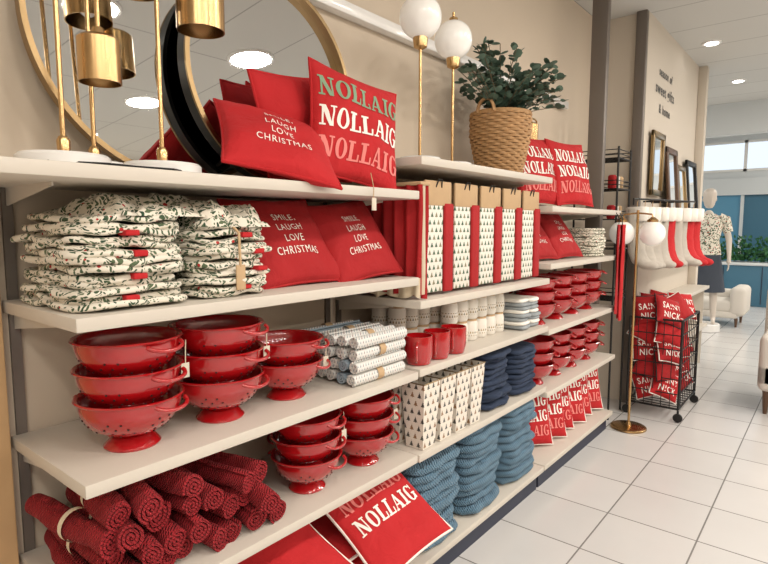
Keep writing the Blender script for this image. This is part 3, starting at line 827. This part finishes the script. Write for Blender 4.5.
mb = MB(); X, Y = .53, 4.12
mb.add(lathe([(.118, 0), (.122, .004), (.120, .014), (.11, .020), (.02, .024), (.012, .05)], 40), M_brass, T((X, Y, 0)))
mb.add(tube([(X, Y, .02), (X, Y, 1.56)], .009, 12), M_brass)
mb.add(tube([(X - .10, Y, 1.50), (X - .09, Y, 1.53), (X, Y, 1.54), (X + .09, Y, 1.53), (X + .10, Y, 1.50)], .006, 8), M_brass)
for s in (-1, 1):
    mb.add(sphere(.085, 28, 18, (X + s * .10, Y - .01, 1.40)), M_globe)
    mb.add(lathe([(.035, -.012), (.035, .01), (.01, .03), (.006, .03)], 20), M_brass, T((X + s * .10, Y - .01, 1.482)))
mb.done('brass_floor_lamp')

# ---------------------------------------------------------------- mannequin
def mannequin(x, y):
    root = bpy.data.objects.new('dressed_mannequin', None); root.location = (x, y, 0); scn.collection.objects.link(root)
    J = {'pel': ((0, 0, 1.02), .125, .10), 'waist': ((0, 0, 1.18), .10, .08), 'chest': ((0, .0, 1.38), .135, .095), 'neckb': ((0, 0, 1.50), .06, .055), 'neck': ((0, 0, 1.58), .045, .045),
         'shl': ((-.17, 0, 1.47), .05, .05), 'ell': ((-.23, .03, 1.20), .038, .038), 'wrl': ((-.17, -.12, 1.06), .024, .024), 'hal': ((-.14, -.17, 1.03), .03, .018),
         'shr': ((.17, 0, 1.47), .05, .05), 'elr': ((.24, .02, 1.19), .038, .038), 'wrr': ((.25, -.05, .96), .024, .024), 'har': ((.25, -.07, .89), .02, .03),
         'hil': ((-.085, 0, .94), .085, .085), 'knl': ((-.09, -.02, .54), .055, .055), 'anl': ((-.10, .02, .17), .034, .034), 'tol': ((-.11, -.12, .11), .03, .022),
         'hir': ((.085, 0, .94), .085, .085), 'knr': ((.10, .0, .54), .055, .055), 'anr': ((.11, .04, .17), .034, .034), 'tor': ((.12, -.10, .11), .03, .022)}
    E = ['pel-waist', 'waist-chest', 'chest-neckb', 'neckb-neck', 'chest-shl', 'shl-ell', 'ell-wrl', 'wrl-hal', 'chest-shr', 'shr-elr', 'elr-wrr', 'wrr-har', 'pel-hil', 'hil-knl', 'knl-anl', 'anl-tol', 'pel-hir', 'hir-knr', 'knr-anr', 'anr-tor']
    ks = list(J); me = bpy.data.meshes.new('body')
    me.from_pydata([J[k][0] for k in ks], [(ks.index(e.split('-')[0]), ks.index(e.split('-')[1])) for e in E], [])
    ob = bpy.data.objects.new('body', me); scn.collection.objects.link(ob); ob.parent = root
    md = ob.modifiers.new('skin', 'SKIN')
    for i, k in enumerate(ks):
        me.skin_vertices[0].data[i].radius = (J[k][1], J[k][2]); me.skin_vertices[0].data[i].use_root = (k == 'pel')
    md.use_smooth_shade = True; s = ob.modifiers.new('sub', 'SUBSURF'); s.levels = 2; s.render_levels = 2
    me.materials.append(M_skin)
    def part(name, mb):
        o = mb.done(name); o.parent = root; return o
    h = MB()
    prof = [(.002, -.125), (.035, -.12), (.055, -.09), (.068, -.04), (.076, .02), (.078, .06), (.066, .10), (.04, .125), (.002, .133)]
    v, f = lathe(prof, 24); vv = []
    for a, b, c in v:
        b2 = b * 1.18
        if b < 0:
            if abs(a) < .02 and -.05 < c < 0: b2 -= .018 * (1 - abs(a) / .02)
            if abs(abs(a) - .03) < .015 and -.005 < c < .03: b2 += .007
        vv.append((a, b2, c))
    h.add((vv, f), M_skin, T((0, 0, 1.72)) @ RZ(15))
    for sx in (-1, 1): h.add(sphere(.018, 10, 8, (sx * .074, .01, 1.71), (.4, 1, 1.4)), M_skin)
    part('head', h)
    for sgn, base, dr in ((-1, Vector((-.135, -.185, 1.025)), Vector((.2, -.8, -.35))), (1, Vector((.25, -.075, .875)), Vector((0, -.2, -1)))):
        hb = MB(); dr.normalize(); side = dr.cross(Vector((sgn, .1, .2))).normalized()
        for k in range(4):
            L = [.06, .07, .066, .052][k]; p = base + side * (k - 1.5) * .014
            q = Vector((-sgn * .2, 0, -.1)); hb.add(tube([p, p + dr * L * .5, p + dr * L * .8 + q * .02, p + dr * L + q * .06], [.008, .0075, .007, .004], 8), M_skin)
        p = base - dr * .03 + side * -.022; hb.add(tube([p, p - side * .02 + dr * .025, p - side * .025 + dr * .05], [.009, .008, .005], 8), M_skin)
        part('fingers', hb)
    def shell(rings, m, nm, n=28, wav=0):
        v = []; f = []
        for (z, rx, ry) in rings:
            for i in range(n):
                a = 2 * pi * i / n; w = 1 + wav * math.sin(a * 9) * max(0, (1.0 - z)) * 2
                v.append((rx * math.cos(a) * w, ry * math.sin(a) * w, z))
        for k in range(len(rings) - 1):
            for i in range(n):
                j = (i + 1) % n; f.append((k * n + i, k * n + j, (k + 1) * n + j, (k + 1) * n + i))
        q = MB(); q.add((v, f), m); part(nm, q)
    shell([(1.0, .165, .135), (1.10, .15, .12), (1.2, .135, .11), (1.34, .165, .125), (1.43, .17, .115), (1.49, .13, .09), (1.525, .07, .065)], M_dress, 'top')
    for s in (-1, 1):
        q = MB(); q.add(tube([(s * .12, 0, 1.47), (s * .18, 0, 1.45), (s * .225, .02, 1.29)], [.065, .068, .056], 14), M_dress); part('sleeve', q)
    shell([(.52, .23, .19), (.7, .205, .17), (.9, .175, .15), (1.03, .15, .125), (1.06, .145, .12)], M_skirt, 'skirt', wav=.04)
    q = MB(); q.add(lathe([(.19, 0), (.20, .005), (.20, .09), (.19, .10), (.01, .10)], 36), M_whitepl); part('plinth', q)
    root.rotation_euler = (0, 0, rad(8)); root.scale = (1.06, 1.06, 1.06)
mannequin(.22, 8.75)

mb = MB()
mb.add(rbox(-.45, .58, 9.25, 9.85, .20, .38, .05, 4), M_uph, None); mb.add(rbox(-.43, .56, 9.23, 9.87, .13, .22, .015), M_uph)
mb.add(rbox(.46, .66, 9.22, 9.88, .16, .58, .07, 4), M_uph); mb.add(rbox(-.45, .6, 9.74, 9.9, .2, .5, .05, 4), M_uph)
for a in (-.38, .55):
    for b in (9.30, 9.82): mb.add(lathe([(.014, 0), (.024, .13)], 12), M_darkw, T((a, b, 0)))
mb.done('ivory_chaise_lounge', 60)
mb = MB(); mb.add(rbox(-2.5, 2.6, 11.9, 12.4, .0, .74, .01), M_teal); mb.add(rbox(-2.52, 2.62, 11.87, 12.43, .74, .79, .01), M_hall)
for q in range(9): mb.add(box(-2.4 + q * .6, -2.39 + q * .6, 11.885, 11.9, .05, .72), M_kick)
mb.done('planter_counter')
mb = MB()
for k in range(4200):
    c = Vector((R.uniform(-2.4, 2.5), R.uniform(11.93, 12.37), .80 + abs(R.gauss(.0, .19)))); c.z = min(c.z, 1.22)
    d = Vector((R.uniform(-1, 1), R.uniform(-1, 1), R.uniform(0, 1.2))).normalized(); s = d.cross(Vector((R.random(), R.random(), R.random()))).normalized()
    a = .08; mb.add(([tuple(c), tuple(c + d * a * .5 + s * a * .3), tuple(c + d * a), tuple(c + d * a * .5 - s * a * .3)], [(0, 1, 2, 3)]), M_hedge)
mb.done('hedge_plants')
mb = MB()
ax, ay = 1.20, 5.05
mb.add(rbox(ax, ax + .72, ay, ay + .68, .18, .42, .05, 4), M_uph); mb.add(rbox(ax, ax + .14, ay, ay + .70, .20, .62, .05, 4), M_uph); mb.add(rbox(ax + .58, ax + .72, ay, ay + .70, .20, .62, .05, 4), M_uph)
mb.add(rbox(ax - .02, ax + .74, ay + .56, ay + .74, .25, .96, .06, 4), M_uph)
for a in (.06, .66):
    for b in (.06, .66): mb.add(lathe([(.014, 0), (.026, .19)], 12), M_darkw, T((ax + a, ay + b, 0)))
mb.done('upholstered_armchair', 60)
mb = MB()
for y in (-1.5, 0.2, 1.9, 3.6):
    for z in (.4, .9, 1.4, 1.9): mb.add(rbox(6.05, 6.49, y, y + 1.5, z - .03, z, .003), M_shelf)
    mb.add(rbox(6.05, 6.49, y - .03, y, 0, 2.2, .003), M_shelf); mb.add(rbox(6.05, 6.49, y + 1.5, y + 1.53, 0, 2.2, .003), M_shelf)
    for z in (.4, .9, 1.4):
        for q in range(6):
            mb.add(rbox(6.15, 6.4, y + .05 + q * .24, y + .24 + q * .24, z + .002, z + R.uniform(.12, .36), .01), R.choice([M_grey, M_uph, M_kraft, M_blue, M_darkw]))
mb.done('stocked_bookcase')

# ---------------------------------------------------------------- world, camera
w = bpy.data.worlds.new('World'); scn.world = w; w.use_nodes = True
w.node_tree.nodes['Background'].inputs[0].default_value = (.80, .90, 1, 1); w.node_tree.nodes['Background'].inputs[1].default_value = 1.2
cd = bpy.data.cameras.new('camera'); cam = bpy.data.objects.new('camera', cd); scn.collection.objects.link(cam)
cd.lens = 26.0; cd.sensor_width = 36; cd.sensor_fit = 'HORIZONTAL'; cd.clip_start = .02
cam.location = (1.62, 0, 1.45); cam.rotation_euler = (rad(90 - 5.76), 0, rad(39.27))
scn.camera = cam
scn.view_settings.view_transform = 'Standard'
scn.view_settings.exposure = -.05
